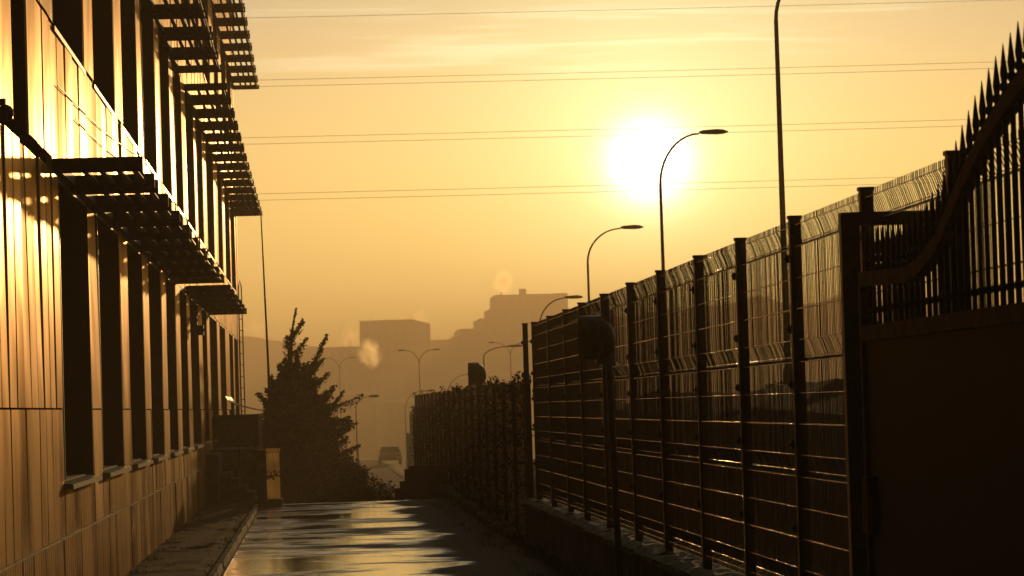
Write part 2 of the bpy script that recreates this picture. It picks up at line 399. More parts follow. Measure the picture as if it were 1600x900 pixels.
# end wall cladding (faces down the lane) and long joint flashings
fl = MB()
for z_ in (.72, 1.73): fl.box(XF - .03, XF + .008, P0, Y1, z_ - .012, z_ + .004) if z_ < 1 else None
part('flashing', fl, SILLM, BL)
ww = MB()  # window meshes per bay
for ri, (z0, z1) in enumerate(ROWS):
    for a, b in BAYS:
        fr = MB()
        for (p0, p1) in ((a, a + .035), (b - .035, b)): fr.box(-2.34, -2.004, p0, p1, z0, z1)
        fr.box(-2.34, -2.006, a + .035, b - .035, z1 - .035, z1)
        fr.box(-2.37, -2.30, a + .035, a + .10, z0, z1 - .035); fr.box(-2.37, -2.30, b - .10, b - .035, z0, z1 - .035)
        fr.box(-2.37, -2.30, a + .10, b - .10, z0, z0 + .07); fr.box(-2.37, -2.30, a + .10, b - .10, z1 - .105, z1 - .035)
        wo = part('window', fr, DARKFRAME, BL)
        n = 3; s_ = (b - a - .2) / n
        for k in range(n):
            pn = MB().box(-2.352, -2.338, a + .10 + k * s_ + .03, a + .10 + (k + 1) * s_ - .03, z0 + .07, z1 - .105)
            link('pane', pn.mesh('pane', GLASS, off=(XF, 55, 0)), wo)
            if k: link('mullion', MB().box(-2.372, -2.29, a + .07 + k * s_, a + .13 + k * s_, z0 + .07, z1 - .105).mesh('mullion', DARKFRAME, off=(XF, 55, 0)), wo)
        if ri == 0: link('stile', MB().box(-2.06, -2.02, a + .42, a + .45, z0, z1 - .036).mesh('stile', SILLM, off=(XF, 55, 0)), wo)
        xo = -1.93 if ri == 0 else -1.985
        sl = MB(); sl.add([(-2.36, a - .02, z0 + .015), (xo, a - .02, z0 - .025), (xo, b + .02, z0 - .025), (-2.36, b + .02, z0 + .015),
                           (-2.36, a - .02, z0 - .02), (xo, a - .02, z0 - .065), (xo, b + .02, z0 - .065), (-2.36, b + .02, z0 - .02)],
                          [(0, 1, 2, 3), (4, 7, 6, 5), (0, 4, 5, 1), (1, 5, 6, 2), (2, 6, 7, 3), (3, 7, 4, 0)])
        link('sill', sl.mesh('sill', SILLM, off=(XF, 55, 0)), wo)
part('slot_lining', MB().box(-2.418, -2.39, Y0, 27.65, 3.601, 3.689).box(-2.418, -2.39, 24.2, 25.45, 3.70, ZT - .2).box(-2.39, -2.01, 25.42, 25.448, 3.70, ZT - .2), SHADE, BL)
# louvred sunshades
def sunshade(a, b, z):
    wr = MB().box(-2.004, -1.955, a, b, z - .09, z - .01)
    so_ = part('sunshade', wr, SHADE, BL)
    bm_ = MB().box(0, .70, -.011, .011, -.118, 0).mesh('bracket', SHADE)
    y = a + .02
    while y < b - .1:
        for yy in (y, y + 2.02):
            if yy < b: link('bracket', bm_, so_, (.0, yy - 55, z))
        y += 2.74
    link('bracket', bm_, so_, (0, b - 55, z))
    sm_ = MB().box(-.024, .024, a, b, z - .085, z - .062).mesh('slat', SHADE)
    for x in (.22, .355, .49, .615): link('slat', sm_, so_, (x, -55, 0))
    rr = MB(); rr.tube([(.66, a, z - .085), (.66, b, z - .085)], .013, 8); link('front_rail', rr.mesh('front_rail', POSTM, True), so_, (0, -55, 0))
    return so_
sunshade(27.7, 52.0, 3.68); sunshade(56.0, 68.9, 3.68)
sunshade(27.7, 54.4, 7.0); sunshade(57.4, 94.6, 7.0)
sunshade(57.4, 95.0, 10.42); sunshade(27.7, 54.4, 10.42)
hp = MB(); hp.tube([(-1.97, 93, .3), (-1.96, 93, 4.6), (-1.955, 93, 4.95), (-1.92, 93, 5.14), (-1.885, 93, 4.95), (-1.88, 93, 4.6), (-1.87, 93, .3)], .018, 6)
ho = part('ladder', hp, LAMPM, BL, True)
for k in range(14):
    link('rung', MB().tube([(-1.965, 93, .5 + k * .3), (-1.875, 93, .5 + k * .3)], .01, 6).mesh('rung', LAMPM, off=(XF, 55, 0)), ho)
# fixtures and cables on the facade
sec = thing('security_camera', 'small black dome camera on the facade at the left edge, left of the dark duct', 'camera', (-1.99, 23.0, 3.66))
part('dome', MB().sphere((-1.955, 23, 3.64), .055, 14, 10), BACKM, sec, True)
part('bracket', MB().box(-2.0, -1.95, 22.96, 23.04, 3.69, 3.73), SHADE, sec)
for i, (x, y, z) in enumerate([(-1.93, 57.0, 3.17), (-1.85, 57.6, 3.02)]):
    f_ = thing('floodlight', ['black floodlight on the facade under the short sunshade', 'smaller black floodlight below and beyond the first one'][i], 'floodlight', (-2.0, y, z))
    part('arm', MB().box(-2.0, x, y - .02, y + .02, z - .02, z + .02), SHADE, f_)
    part('housing', MB().box(x - .05, x + .06, y - .10, y + .08, z - .09, z + .07).sphere((x + .01, y - .1, z - .01), .06, 8, 6, (1, .5, 1)), BACKM, f_)
for i, (p_, q_) in enumerate([((-1.985, 28.3, 4.30), (-1.985, 41, 4.66)), ((-1.985, 30.3, 4.20), (-1.985, 41.5, 4.50))]):
    mm = MB(); pts = []
    for k in range(13):
        f = k / 12; pts.append(tuple(p_[j] * (1 - f) + q_[j] * f - (.05 * math.sin(math.pi * f) if j == 2 else 0) for j in range(3)))
    mm.tube(pts, .006, 5)
    tag(link('cable', mm.mesh('cable', BACKM)), ['thin black cable slung along the sunlit band, upper of two', 'thin black cable slung along the sunlit band, lower of two'][i], 'cable')

# ------------------------------------------------------------------ entrance stair and porch at the far end of the facade
st = thing('entrance_stair', 'dark concrete stair with a slanting handrail against the end of the facade', 'stair', (-1.5, 65, 0))
part('platform', MB().box(-2.0, -1.10, 66.3, 70.2, -.1, .98), CONC, st)
part('side_wall', MB().box(-1.99, -1.78, 63.4, 66.25, -.1, .93), CONC, st)
for i in range(5):
    part('step', MB().box(-1.775, -1.02 - i * .14, 64.2 + i * .02, 66.25, -.1 + i * .12 + (.0 if i else 0), .10 + i * .12), CONC, st)
hr = MB()
for dz_ in (0, -.13): hr.tube([(-1.92, 65.6, 1.58 + dz_), (-1.72, 65.6, 1.50 + dz_), (-.98, 65.6, .86 + dz_)], .014, 6)
hr.tube([(-1.92, 65.6, .9), (-1.92, 65.6, 1.58)], .014, 6); hr.tube([(-.98, 65.6, 0), (-.98, 65.6, .86)], .014, 6); hr.tube([(-1.45, 65.6, .5), (-1.45, 65.6, 1.26)], .012, 6)
part('handrail', hr, IRON, st, True)
wg = thing('stair_screen', 'sunlit pale ribbed sheet standing on a block at the foot of the stair', 'screen', (-.8, 62, 0))
part('base_block', MB().box(-.94, -.64, 61.9, 62.6, -.05, .135), CONC, wg)
part('side_post', MB().box(-1.07, -.905, 62.0, 62.5, -.05, 1.0), CONC, wg)
cs = MB(); n = 22
for i in range(n + 1):
    x = -.90 + .225 * i / n; y = 62.05 + (.010 if i % 2 else 0)
    cs.v += [(x, y, .14), (x, y, .93 + .004 * i / 2), (x, y + .008, .14), (x, y + .008, .93 + .004 * i / 2)]
cs.f = [(4 * i, 4 * i + 4, 4 * i + 5, 4 * i + 1) for i in range(n)] + [(4 * i + 2, 4 * i + 3, 4 * i + 7, 4 * i + 6) for i in range(n)] + [(4 * i + 1, 4 * i + 5, 4 * i + 7, 4 * i + 3) for i in range(n)]
part('ribbed_sheet', cs, TRANS, wg)
part('cap', MB().box(-.915, -.66, 62.03, 62.09, .945, 1.02), TRANS, wg)
sp = MB(); q = random.Random(9)
for i in range(60): sp.leaf((q.uniform(-.92, -.66), q.uniform(61.93, 62.02), .56 + q.gauss(0, .035)), .035, q)  # dark band across the ribbed sheet, built of small leaf shapes
tag(link('leafy_band', sp.mesh('leafy_band', LEAF2)), 'dark band of small leaf shapes across the sunlit ribbed sheet', 'creeper')
pc = thing('porch', 'dark lean-to porch with a sunlit ribbed canopy where the facade ends', 'porch', (-1.5, 72, 0))
part('wall', MB().box(-1.99, -1.16, 70.4, 75.5, -1, 1.62), RENDERW, pc)
part('door', MB().box(-1.75, -1.35, 70.36, 70.395, .98, 1.58), DARKFRAME, pc)
cn = MB(); n = 16
for i in range(n + 1):
    f = i / n; y0_ = 70.3
    x = -1.80 + .68 * f
    z = 1.99 - .30 * f ** .45 + (.012 if i % 2 else 0)
    cn.v += [(x, y0_, z), (x, y0_ + 5.2, z), (x, y0_, z - .008), (x, y0_ + 5.2, z - .008)]
cn.f = [(4 * i, 4 * i + 4, 4 * i + 5, 4 * i + 1) for i in range(n)] + [(4 * i + 2, 4 * i + 3, 4 * i + 7, 4 * i + 6) for i in range(n)] + [(4 * i, 4 * i + 2, 4 * i + 6, 4 * i + 4) for i in range(n)]
part('canopy', cn, TRANS, pc)

# ------------------------------------------------------------------ mesh fence on its low wall
XW = 2.6
WT = .52
lw = thing('low_wall', 'low dark concrete wall carrying the tall mesh fence on the right', 'wall', (XW, 25, 0))
part('wall_body', MB().box(2.44, 2.74, 5.0, 42.45, -.2, WT - .06), CONC, lw)
cop = []
for k in range(4):
    q = random.Random(20 + k); g = MB(); ny = 9; nx = 5
    for j in range(ny + 1):
        for i in range(nx + 1):
            e = (i in (0, nx)); g.v.append((-.16 + .32 * i / nx + q.uniform(-.012, .012), 1.24 * j / ny, (.02 + q.uniform(-.01, .02)) if e else .055 + q.uniform(-.02, .018)))
    g.f = [(j * (nx + 1) + i, j * (nx + 1) + i + 1, (j + 1) * (nx + 1) + i + 1, (j + 1) * (nx + 1) + i) for j in range(ny) for i in range(nx)]
    o = len(g.v); g.add([(-.16, 0, -.01), (-.16, 1.24, -.01), (.16, 0, -.01), (.16, 1.24, -.01)], [])
    g.f += [(0, ny * (nx + 1), o + 1, o), (nx, o + 2, o + 3, ny * (nx + 1) + nx)]
    cop.append(g.mesh('coping_stone', COPE))
y = 5.0; k = 0
while y < 42.4:
    link('coping_stone', cop[k % 4], lw, (-.01, y - 25, WT - .055), (0, 0, rnd.uniform(-.01, .01))); y += 1.25; k += 1
MF = thing('mesh_fence', 'tall welded mesh fence with square posts and folded wires along the right of the lane', 'fence', (XW, 25, WT))
PY = [6.7, 9.15, 11.7, 14.2, 16.55, 19.0, 21.45, 23.9, 26.45, 29.0, 31.8, 34.4, 36.75, 39.3, 42.0]
FOLDS = [2.577, 1.96, 1.342, .725]
pm = MB().box(-.031, .031, -.031, .031, WT - .02, 2.615).mesh('post', POSTM)
capm = MB().box(-.037, .037, -.037, .037, 2.615, 2.632).mesh('cap', POSTM)
clm = MB().box(-.045, -.010, .033, .058, -.022, .022).tube([(-.03, .045, 0), (-.055, .045, 0)], .008, 6).mesh('clip', IRON)
for py_ in PY + [42.62]:
    end = py_ > 42.5
    if end:
        p_ = link('post', MB().box(-.031, .031, -.031, .031, -.05, 2.615).mesh('post', POSTM), MF, (-.07, py_ - 25, -WT))
    else: p_ = link('post', pm, MF, (rnd.uniform(-.006, .006), py_ - 25, -WT), (0, rnd.uniform(-.004, .004), 0))
    link('cap', capm, p_)
    for fz in (2.40, 2.02, 1.72, 1.40, .95): link('clip', clm, p_, (0, 0, fz))
WR = .0024
def wire_panel(seed):
    g = MB(); L = 1.0; q = random.Random(seed)
    pr = [(0, 2.612)]
    for f in FOLDS: pr += [(0, f), (.012, f - .02), (.034, f - .085), (.030, f - .098), (0, f - .118)]
    pr += [(0, .575)]
    n = 49
    for i in range(n):
        yy = .004 + .992 * i / (n - 1); j1 = q.gauss(0, .0032); j2 = j1 + q.gauss(0, .0022); wr_ = WR * q.uniform(.85, 1.35)
        # slim square wire: width WR in y is rescaled with the panel, so written for 2.5 m
        g.tube([(x, yy * 2.5 + j1 + (j2 - j1) * (z - .57) / 2.04, z) for x, z in pr], wr_ * 1.15, 4, False)
    return g
hz = []
for f in FOLDS: hz += [(0, f), (.034, f - .088), (0, f - .118)]
for a_, b_ in zip(FOLDS, FOLDS[1:]): hz += [(0, a_ - .118 - .1675 * k) for k in (1, 2)] + [(0, (b_ + .1675))]
hz = [(x, z) for x, z in hz if z > .58]
wv = [wire_panel(k).mesh('mesh_panel', WIRED) for k in range(4)]
horm = MB()
for x, z in hz: horm.tube([(x - .006, 0, z), (x - .006, 2.5, z)], .0025, 6, False)
hme = horm.mesh('cross_wire', CROSS_LIT, True)
for i, (a, b) in enumerate(zip(PY, PY[1:])):
    s_ = (b - a - .066) / 2.5
    p_ = link('mesh_panel', wv[i % 4], MF, (-.005 + rnd.uniform(-.004, .004), a + .033 - 25, -WT), (0, 0, 0), (1, s_, 1))
    link('cross_wire', hme, p_)
    if a < 30:
        for f in FOLDS: pass

# lower, creeper-covered fence beyond the end post
CF = thing('creeper_fence', 'lower fence beyond the end post, overgrown with dark creeper', 'fence', (2.55, 68, 0))
q = random.Random(31)
for i in range(21):
    y = 43.4 + i * 2.5; x = 2.55
    h = 2.0 if y < 93 else 1.5
    part('post', MB().box(x - .03, x + .03, y - .03, y + .03, -.3 + gz(x, y) * .2, h - .03), POSTM, CF)
lf = MB()
y = 43.0
while y < 93.5:
    top = 1.96 + .06 * math.sin(y * .9) + .05 * math.sin(y * 2.3)
    for k in range(70):
        z = gz(2.5, y) * .3 + (top - 0) * (1 - q.random() ** 1.25)
        lf.leaf((2.55 + q.gauss(0, .055), y + q.random() * .5, z + q.uniform(-.03, .01)), q.uniform(.025, .055), q)
    for k in range(3): lf.leaf((2.55 + q.gauss(0, .03), y + q.random() * .5, top + q.uniform(-.03, .02)), .03, q)
    y += .5
tag(part('creeper', lf, LEAF2, CF), kind='stuff')
bk = MB().box(2.57, 2.60, 43.0, 93.2, -.6, 1.95); part('windbreak_sheet', bk, BACKM, CF)
for (ya, yb, h) in ((93.4, 97, 1.48), (97, 101, .95)): part('windbreak_sheet', MB().box(2.52, 2.60, ya, yb, -1.2, h), BACKM, CF)
# kerb stones at the foot of the creeper fence
ks = thing('edging', 'row of rough pale edging stones at the foot of the creeper fence', 'edging', (2.36, 44, 0))
for i in range(38):
    y = 44.5 + i * 1.02 + q.uniform(-.1, .1); g = MB(); g.sphere((2.36 + q.uniform(-.04, .04) + i * .003, y, .04), .13, 7, 5, (.7, 1.9 * q.uniform(.6, 1.2), .85 * q.uniform(.5, 1.2)))
    part('edging_stone', g, COPE, ks)
gp = thing('gate_stub', 'short dark gate post pair at the far end of the lane beside the creeper fence', 'gate', (1.7, 69, 0))
for x, y, h in ((1.74, 70, .45), (1.46, 66.5, .04 + .12), (1.60, 68.3, .25)): part('post', MB().box(x - .05, x + .05, y - .05, y + .05, -.4, h), BACKM, gp)
part('board', MB().box(1.78, 2.5, 70.2, 70.26, -.5, .50), BACKM, gp)

# ------------------------------------------------------------------ convex traffic mirrors
def mirror(px, y, ptop, zc, r, label, lean, cx):
    g0 = gz(px, y)
    t_ = thing('traffic_mirror', label, 'traffic mirror', (px, y, g0))
    part('pole', MB().tube([(px, y, g0 - .1), (px - lean, y, ptop)], .028, 12), POSTM, t_, True)
    dm = MB(); nu, nv = 20, 7; vs = []; fs = []
    for j in range(nv + 1):
        th = .5 * math.pi * j / nv
        for i in range(nu):
            ph = 2 * math.pi * i / nu
            vs.append((cx + r * .75 * math.cos(th), y + r * .93 * math.sin(th) * math.cos(ph) , zc + r * math.sin(th) * math.sin(ph)))
    for j in range(nv):
        for i in range(nu): fs.append((j * nu + i, j * nu + (i + 1) % nu, (j + 1) * nu + (i + 1) % nu, (j + 1) * nu + i))
    fs.append(tuple(nv * nu + i for i in range(nu)))
    dm.add(vs, fs); part('back_shell', dm, BACKM, t_, True)
    fc = MB(); vs = [(cx - .045, y, zc)] + [(cx - .02, y + r * .88 * math.cos(2 * math.pi * i / 20), zc + r * .95 * math.sin(2 * math.pi * i / 20)) for i in range(20)]
    fc.add(vs, [(0, 1 + (i + 1) % 20, 1 + i) for i in range(20)]); part('mirror_face', fc, MIRM, t_, True)
    rm = MB(); rm.tube([(cx - .015, y + r * .97 * math.cos(2 * math.pi * i / 24), zc + r * 1.04 * math.sin(2 * math.pi * i / 24)) for i in range(25)], .02, 6); part('rim', rm, REDM, t_, True)
    hd = MB(); vs = []
    for i in range(13):
        an = math.pi * (-.28 + 1.56 * i / 12)
        for dx_ in (-.16, .02):
            for rr_ in (1.06, 1.09): vs.append((cx + dx_, y + r * rr_ * math.cos(an), zc + r * rr_ * 1.05 * math.sin(an)))
    fs = []
    for i in range(12):
        a_ = 4 * i; b_ = a_ + 4
        fs += [(a_, b_, b_ + 2, a_ + 2), (a_ + 1, a_ + 3, b_ + 3, b_ + 1), (a_, a_ + 1, b_ + 1, b_), (a_ + 2, b_ + 2, b_ + 3, a_ + 3)]
    hd.add(vs, fs); part('hood', hd, POSTM, t_, True)
    part('clamp', MB().box(cx - .02, px - lean + .03, y - .03, y + .03, zc - .03, zc + .03), IRON, t_)
mirror(2.36, 28.0, 2.47, 2.15, .172, 'near convex traffic mirror with a black hood on a thin leaning pole', .05, 2.25)
mirror(2.80, 60.0, 2.20, 2.17, .19, 'far convex traffic mirror with a red rim above the creeper fence', .0, 2.74)
lfm = MB(); q = random.Random(4)
for i in range(5): lfm.leaf((2.39 + q.gauss(0, .015), 27.95, 1.93 + q.gauss(0, .02)), .045, q)
tag(link('dry_leaf', lfm.mesh('dry_leaf', TRANS)), 'few sunlit dry leaves caught just under the near traffic mirror', 'leaves')

# ------------------------------------------------------------------ iron gate and its guide portal
GXP = 2.42
gate = thing('iron_gate', 'dark iron gate with an arched rusty top rail, spear pickets and a solid lower sheet', 'gate', (GXP, 12, 0))
ARCH = [(15.5, 2.165), (14.9, 2.15), (14.3, 2.14), (14.0, 2.155), (13.55, 2.23), (13.26, 2.33), (12.97, 2.43), (12.57, 2.55), (12.2, 2.63), (11.86, 2.69), (11.3, 2.76), (10.6, 2.81), (9.8, 2.83), (9.0, 2.84), (8.2, 2.82), (7.4, 2.76)]
ab = MB(); vs = []
for i, (y, z) in enumerate(ARCH):
    a_ = ARCH[max(0, i - 1)]; b_ = ARCH[min(len(ARCH) - 1, i + 1)]
    d = Vector((0, b_[0] - a_[0], b_[1] - a_[1])).normalized(); nrm = Vector((0, -d.z, d.y)) * (1 if d.y > 0 else -1)
    for sx, sz in ((-.025, -.032), (.025, -.032), (.025, .032), (-.025, .032)):
        vs.append((GXP + sx, y + nrm.y * sz, z + nrm.z * sz))
fs = [(4 * i + k, 4 * i + (k + 1) % 4, 4 * i + 4 + (k + 1) % 4, 4 * i + 4 + k) for i in range(len(ARCH) - 1) for k in range(4)] + [(3, 2, 1, 0)]
part('arched_rail', ab.add(vs, fs), RUST, gate)
part('middle_rail', MB().box(GXP - .025, GXP + .025, 7.4, 15.5, 1.89, 1.955), RUST, gate)
part('bottom_rail', MB().box(GXP - .025, GXP + .025, 7.4, 15.5, .06, .12), IRON, gate)
part('stile', MB().box(GXP - .026, GXP + .026, 15.44, 15.50, .06, 2.13), RUST, gate)
part('solid_sheet', MB().box(GXP - .006, GXP + .006, 7.4, 15.44, .12, 1.89), IRON, gate)
y = 15.35
while y > 8.4:
    z = lerp_table(sorted(ARCH), y); tp = z + .235
    g = MB(); g.tube([(GXP, y, 1.95), (GXP, y, z + .05)], .0105, 6)
    g.tube([(GXP, y, z + .03), (GXP, y, z + .05), (GXP, y, z + .065), (GXP, y, z + .08), (GXP, y, z + .10), (GXP, y, z + .13), (GXP, y, tp)], [.010, .019, .010, .021, .011, .015, .0015], 6)
    g.sphere((GXP, y, 2.02), .018, 6, 4)
    part('picket', g, IRON, gate); y -= .137
part('lock_box', MB().box(GXP - .05, GXP + .05, 15.28, 15.43, 1.05, 1.30), RUST, gate)
por = thing('gate_portal', 'dark square steel portal frame that guides the iron gate', 'gate frame', (2.47, 16.1, 0))
part('post', MB().box(2.41, 2.495, 16.05, 16.13, -.1, 2.49), POSTM, por)
part('post', MB().box(2.715, 2.78, 16.05, 16.13, .4, 2.43), POSTM, por)
part('beam', MB().box(2.495, 2.96, 16.05, 16.13, 2.43, 2.49), POSTM, por)
part('guide_block', MB().box(2.495, 2.56, 15.98, 16.05, 1.90, 1.99), IRON, por)

# ------------------------------------------------------------------ street lamps
def street_lamp(x, y, ztop, arm, label, side=1, head=.85, bend=.9, r0=.075, group='street lamps down the road behind the fence'):
    b = gz(x, y)
    t_ = thing('street_lamp', label, 'street lamp', (x, y, b), group)
    zb = ztop - bend
    part('pole', MB().tube([(x + .02, y, b - .3), (x + .01, y, (b + zb) / 2), (x, y, zb)], [r0, r0 * .8, r0 * .55], 10), LAMPM, t_, True)
    part('base', MB().tube([(x + .02, y, b - .2), (x + .02, y, b + 2.0), (x + .02, y, b + 2.15)], [r0 * 1.5, r0 * 1.45, r0 * .9], 10), LAMPM, t_, True)
    sides = (side,) if side else (-1, 1)
    for sg in sides:
        pts = []
        reach = arm - head
        for k in range(11):
            f = k / 10; an = f * math.pi / 2
            pts.append((x + sg * reach * (1 - math.cos(an)), y, zb + bend * math.sin(an) * .98))
        part('arm', MB().tube(pts, [r0 * .52 - .012 * k / 10 for k in range(11)], 8), LAMPM, t_, True)
        hx = x + sg * reach
        g = MB(); hs = head / .85; secs = [(0, .04, .035), (.10 * hs, .08, .07), (.30 * hs, .14, .085), (.55 * hs, .17, .095), (.72 * hs, .13, .075), (head, .03, .02)]
        vs = []; 
        for (u, wy, hz_) in secs:
            for k in range(8):
                an = 2 * math.pi * k / 8
                vs.append((hx + sg * u, y + wy * math.cos(an), ztop + hz_ * (math.sin(an) if math.sin(an) > 0 else .7 * math.sin(an))))
        fs = [(8 * i + k, 8 * i + (k + 1) % 8, 8 * i + 8 + (k + 1) % 8, 8 * i + 8 + k) for i in range(5) for k in range(8)] + [tuple(range(8)), tuple(40 + k for k in range(8))]
        part('lamp_head', g.add(vs, fs), LAMPM, t_, True)
    return t_
LX = 10.1
street_lamp(10.28, 77, 11.1, 1.9, 'tallest street lamp, its bare pole leaving the top of the view right of the sun', bend=1.2, r0=.085)
street_lamp(LX, 102, 9.36, 2.02, 'street lamp right in front of the sun with its head to the right', bend=1.5)
street_lamp(LX, 130, 8.04, 2.1, 'curved street lamp left of the sun, dark against the bright sky', bend=1.25)
street_lamp(LX, 159, 6.39, 2.0, 'curved street lamp in front of the stepped far building', bend=1.3)
L5 = street_lamp(LX, 213, 5.16, 2.4, 'street lamp with a long slanting arm just above the far traffic mirror', bend=.62, head=.95)
street_lamp(LX, 273, 4.08, 2.3, 'small curved street lamp just left of the far traffic mirror', bend=1.4, head=.8)
street_lamp(10.05, 404, 3.48, 3.2, 'farthest curved street lamp at the left end of the creeper fence', bend=2.2, head=1.5, r0=.11)
def D_(x, y, zt, arm, label, bend): return street_lamp(x, y, zt, arm, label, 0, .75, bend, .085, 'hazy street lamps on the far road')
D_(10.2, 350, 7.3, 2.1, 'two-armed street lamp in the haze below the dark square building', 1.4)
D_(20.9, 380, 8.35, 2.35, 'two-armed street lamp in the haze below the stepped building', 1.5)
D_(3.0, 450, 8.2, 2.1, 'two-armed street lamp in the haze just right of the conifer top', 1.5)
street_lamp(2.2, 200, 2.35, 1.35, 'low single-armed street lamp in the haze beside the conifer branches', 1, .6, .75, .05, 'hazy street lamps on the far road')
mast = MB().tube([(-.95, 72, -.6), (-.955, 72, 2.5), (-1.02, 72, 5.66)], [.032, .026, .012], 8)
tag(link('mast', mast.mesh('mast', MASTM, True)), 'thin dark mast rising between the facade and the conifer', 'mast')

# ------------------------------------------------------------------ trees and shrubs
def spray(g, path, q, size, dens, droop):
    """a bough: a fan of small flat needles hanging off a curved axis"""
    for (a, b) in zip(path, path[1:]):
        a, b = Vector(a), Vector(b); L = (b - a).length
        for k in range(int(dens * L)):
            p = a.lerp(b, q.random()); s_ = size * q.uniform(.5, 1.2)
            p = p + Vector((q.gauss(0, droop * .5), q.gauss(0, .08), -abs(q.gauss(0, droop)) + .02))
            g.leaf(p, s_, q, .3)
con = thing('conifer', 'dark ragged conifer with two leaning tips at the end of the lane', 'tree', (-.62, 80, gz(-.6, 80)))
tp = [(-.62, 80, -1), (-.66, 80, .5), (-.66, 80, 1.8), (-.58, 80, 2.8), (-.50, 80, 3.5), (-.40, 80, 3.97)]
g = MB().tube(tp, [.14, .12, .085, .05, .025, .006], 8)
g2 = MB(); q = random.Random(12)
def bough(p0, p1, lift, size=.05, dens=330, droop=.07, r=.02):
    p0, p1 = Vector(p0), Vector(p1); path = []
    for k in range(8):
        f = k / 7; p = p0.lerp(p1, f); p.z += lift * math.sin(math.pi * f) * .5 - .10 * math.sin(math.pi * f)
        path.append(p)
    g.tube(path, [r * (1 - .85 * k / 7) for k in range(8)], 5)
    for k in range(7): spray(g2, path[k:k + 2], q, size * .68, dens * 2.0 * (1.25 - .8 * k / 7), droop * (1.3 - .9 * k / 7))
spray(g2, tp[3:5], q, .036, 700, .05); spray(g2, tp[4:], q, .030, 420, .025); spray(g2, tp[1:4], q, .06, 1200, .2)
# second leader and upper limbs
bough((-.62, 80, 2.2), (.28, 80, 3.36), -.25, .055, 520, .09, .035)
for p1, z0 in [((-.25, 80, 3.72), 3.3), ((-.18, 80, 3.30), 2.95), ((-.62, 80, 3.35), 3.1), ((-.78, 80, 2.7), 2.3), ((-.15, 80.1, 2.75), 2.4), ((.18, 80, 2.82), 2.3), ((.30, 79.9, 2.5), 2.0), ((-1.05, 80, 2.25), 1.8), ((.25, 80, 2.1), 1.7)]:
    bough((-.62, 80, z0), p1, .02, .055, 420, .09)
bough((.2, 80, 1.75), (.62, 80, 2.08), .05, .05, 360, .06); bough((.3, 80, 1.7), (1.05, 80, 1.98), .16, .05, 260, .10)
bough((.3, 80.2, 1.4), (.9, 80, 1.35), .1, .05, 300, .1)
WD = [(-1, 1.15), (.9, 1.08), (1.5, .95), (1.9, .78), (2.3, .52), (2.6, .38), (3.0, .22), (3.5, .08)]
for i in range(120):
    h = -.5 + 3.0 * (i / 120); wd = lerp_table(WD, h + .25)
    an = q.uniform(0, 2 * math.pi); L_ = wd * q.uniform(.8, 1.25)
    p1 = (-.40 + L_ * math.cos(an), 80 + L_ * math.sin(an), h + q.uniform(.15, .5))
    bough((-.56, 80, h), p1, -.12, .085, 260, .12, .015)
# crown core so the mass reads solid but ragged
for i in range(15000):
    h = -.6 + 3.1 * q.random() ** 1.15; wd = .78 * lerp_table(WD, h)
    an = q.uniform(0, 2 * math.pi); rr_ = wd * math.sqrt(q.random())
    g2.leaf((-.40 - .04 * h + rr_ * math.cos(an), 80 + rr_ * math.sin(an), h), .075, q)
part('trunk', g, BARK, con, True); part('crown', g2, LEAF, con)

def crown_mesh(seed, w_, h_, n, leaf, lumps=9):
    q = random.Random(seed); g = MB()
    cs = [(q.uniform(-.55, .55) * w_, q.uniform(-.4, .4) * w_, q.uniform(.25, .85) * h_, q.uniform(.22, .42) * min(w_, h_)) for _ in range(lumps)]
    cs.append((0, 0, h_ * .55, .5 * min(w_, h_)))
    for i in range(n):
        c = q.choice(cs); v = Vector((q.gauss(0, 1), q.gauss(0, 1), q.gauss(0, 1))).normalized() * c[3] * q.uniform(.55, 1.05)
        g.leaf((c[0] + v.x, c[1] + v.y, max(.02, c[2] + v.z)), leaf * q.uniform(.6, 1.3), q)
    return g
def shrub(x, y, w_, h_, label, seed, name='shrub', cat='shrub', leaf=.03, n=1500, group=None, z=None, m=None):
    b = gz(x, y) - .05 if z is None else z
    t_ = thing(name, label, cat, (x, y, b), group)
    link('crown', crown_mesh(seed, w_, h_, int(n * 2.6), leaf).mesh('crown', m or LEAF2), t_)
    tg = MB().tube([(0, 0, -.3), (.03, 0, h_ * .35), (-.02, 0, h_ * .6)], [.06 * h_ / 2 + .01, .04 * h_ / 2 + .008, .015], 7)
    for k in range(4):
        an = k * 1.6; tg.tube([(0, 0, h_ * .3), (w_ * .25 * math.cos(an), w_ * .25 * math.sin(an), h_ * .7)], [.02 * h_ / 2 + .004, .006], 5)
    link('trunk', tg.mesh('trunk', BARK, True), t_)
    return t_
shrub(-1.32, 79, .55, 3.0, 'loose leafy tree left of the conifer with small round clumps', 41, 'tree', 'tree', .035, 700)
shrub(-1.15, 76, .8, 1.9, 'dark shrub under the loose leafy tree behind the stair', 42, n=1800)
shrub(.35, 76, 1.0, 1.75, 'tall dark shrub at the right foot of the conifer', 43, n=2600)
shrub(.95, 75, .75, 1.15, 'rounded dark shrub right of the conifer', 44, n=1800)
shrub(1.22, 71, .5, .62, 'lowest dark shrub at the end of the lane, nearest its middle', 45, n=900)
shrub(-.3, 73, 1.1, 1.3, 'broad dark shrub in front of the conifer trunk', 46, n=2400)
shrub(.45, 70.5, 1.1, .9, 'wide low shrub on the far edge of the wet lane', 47, n=2000)
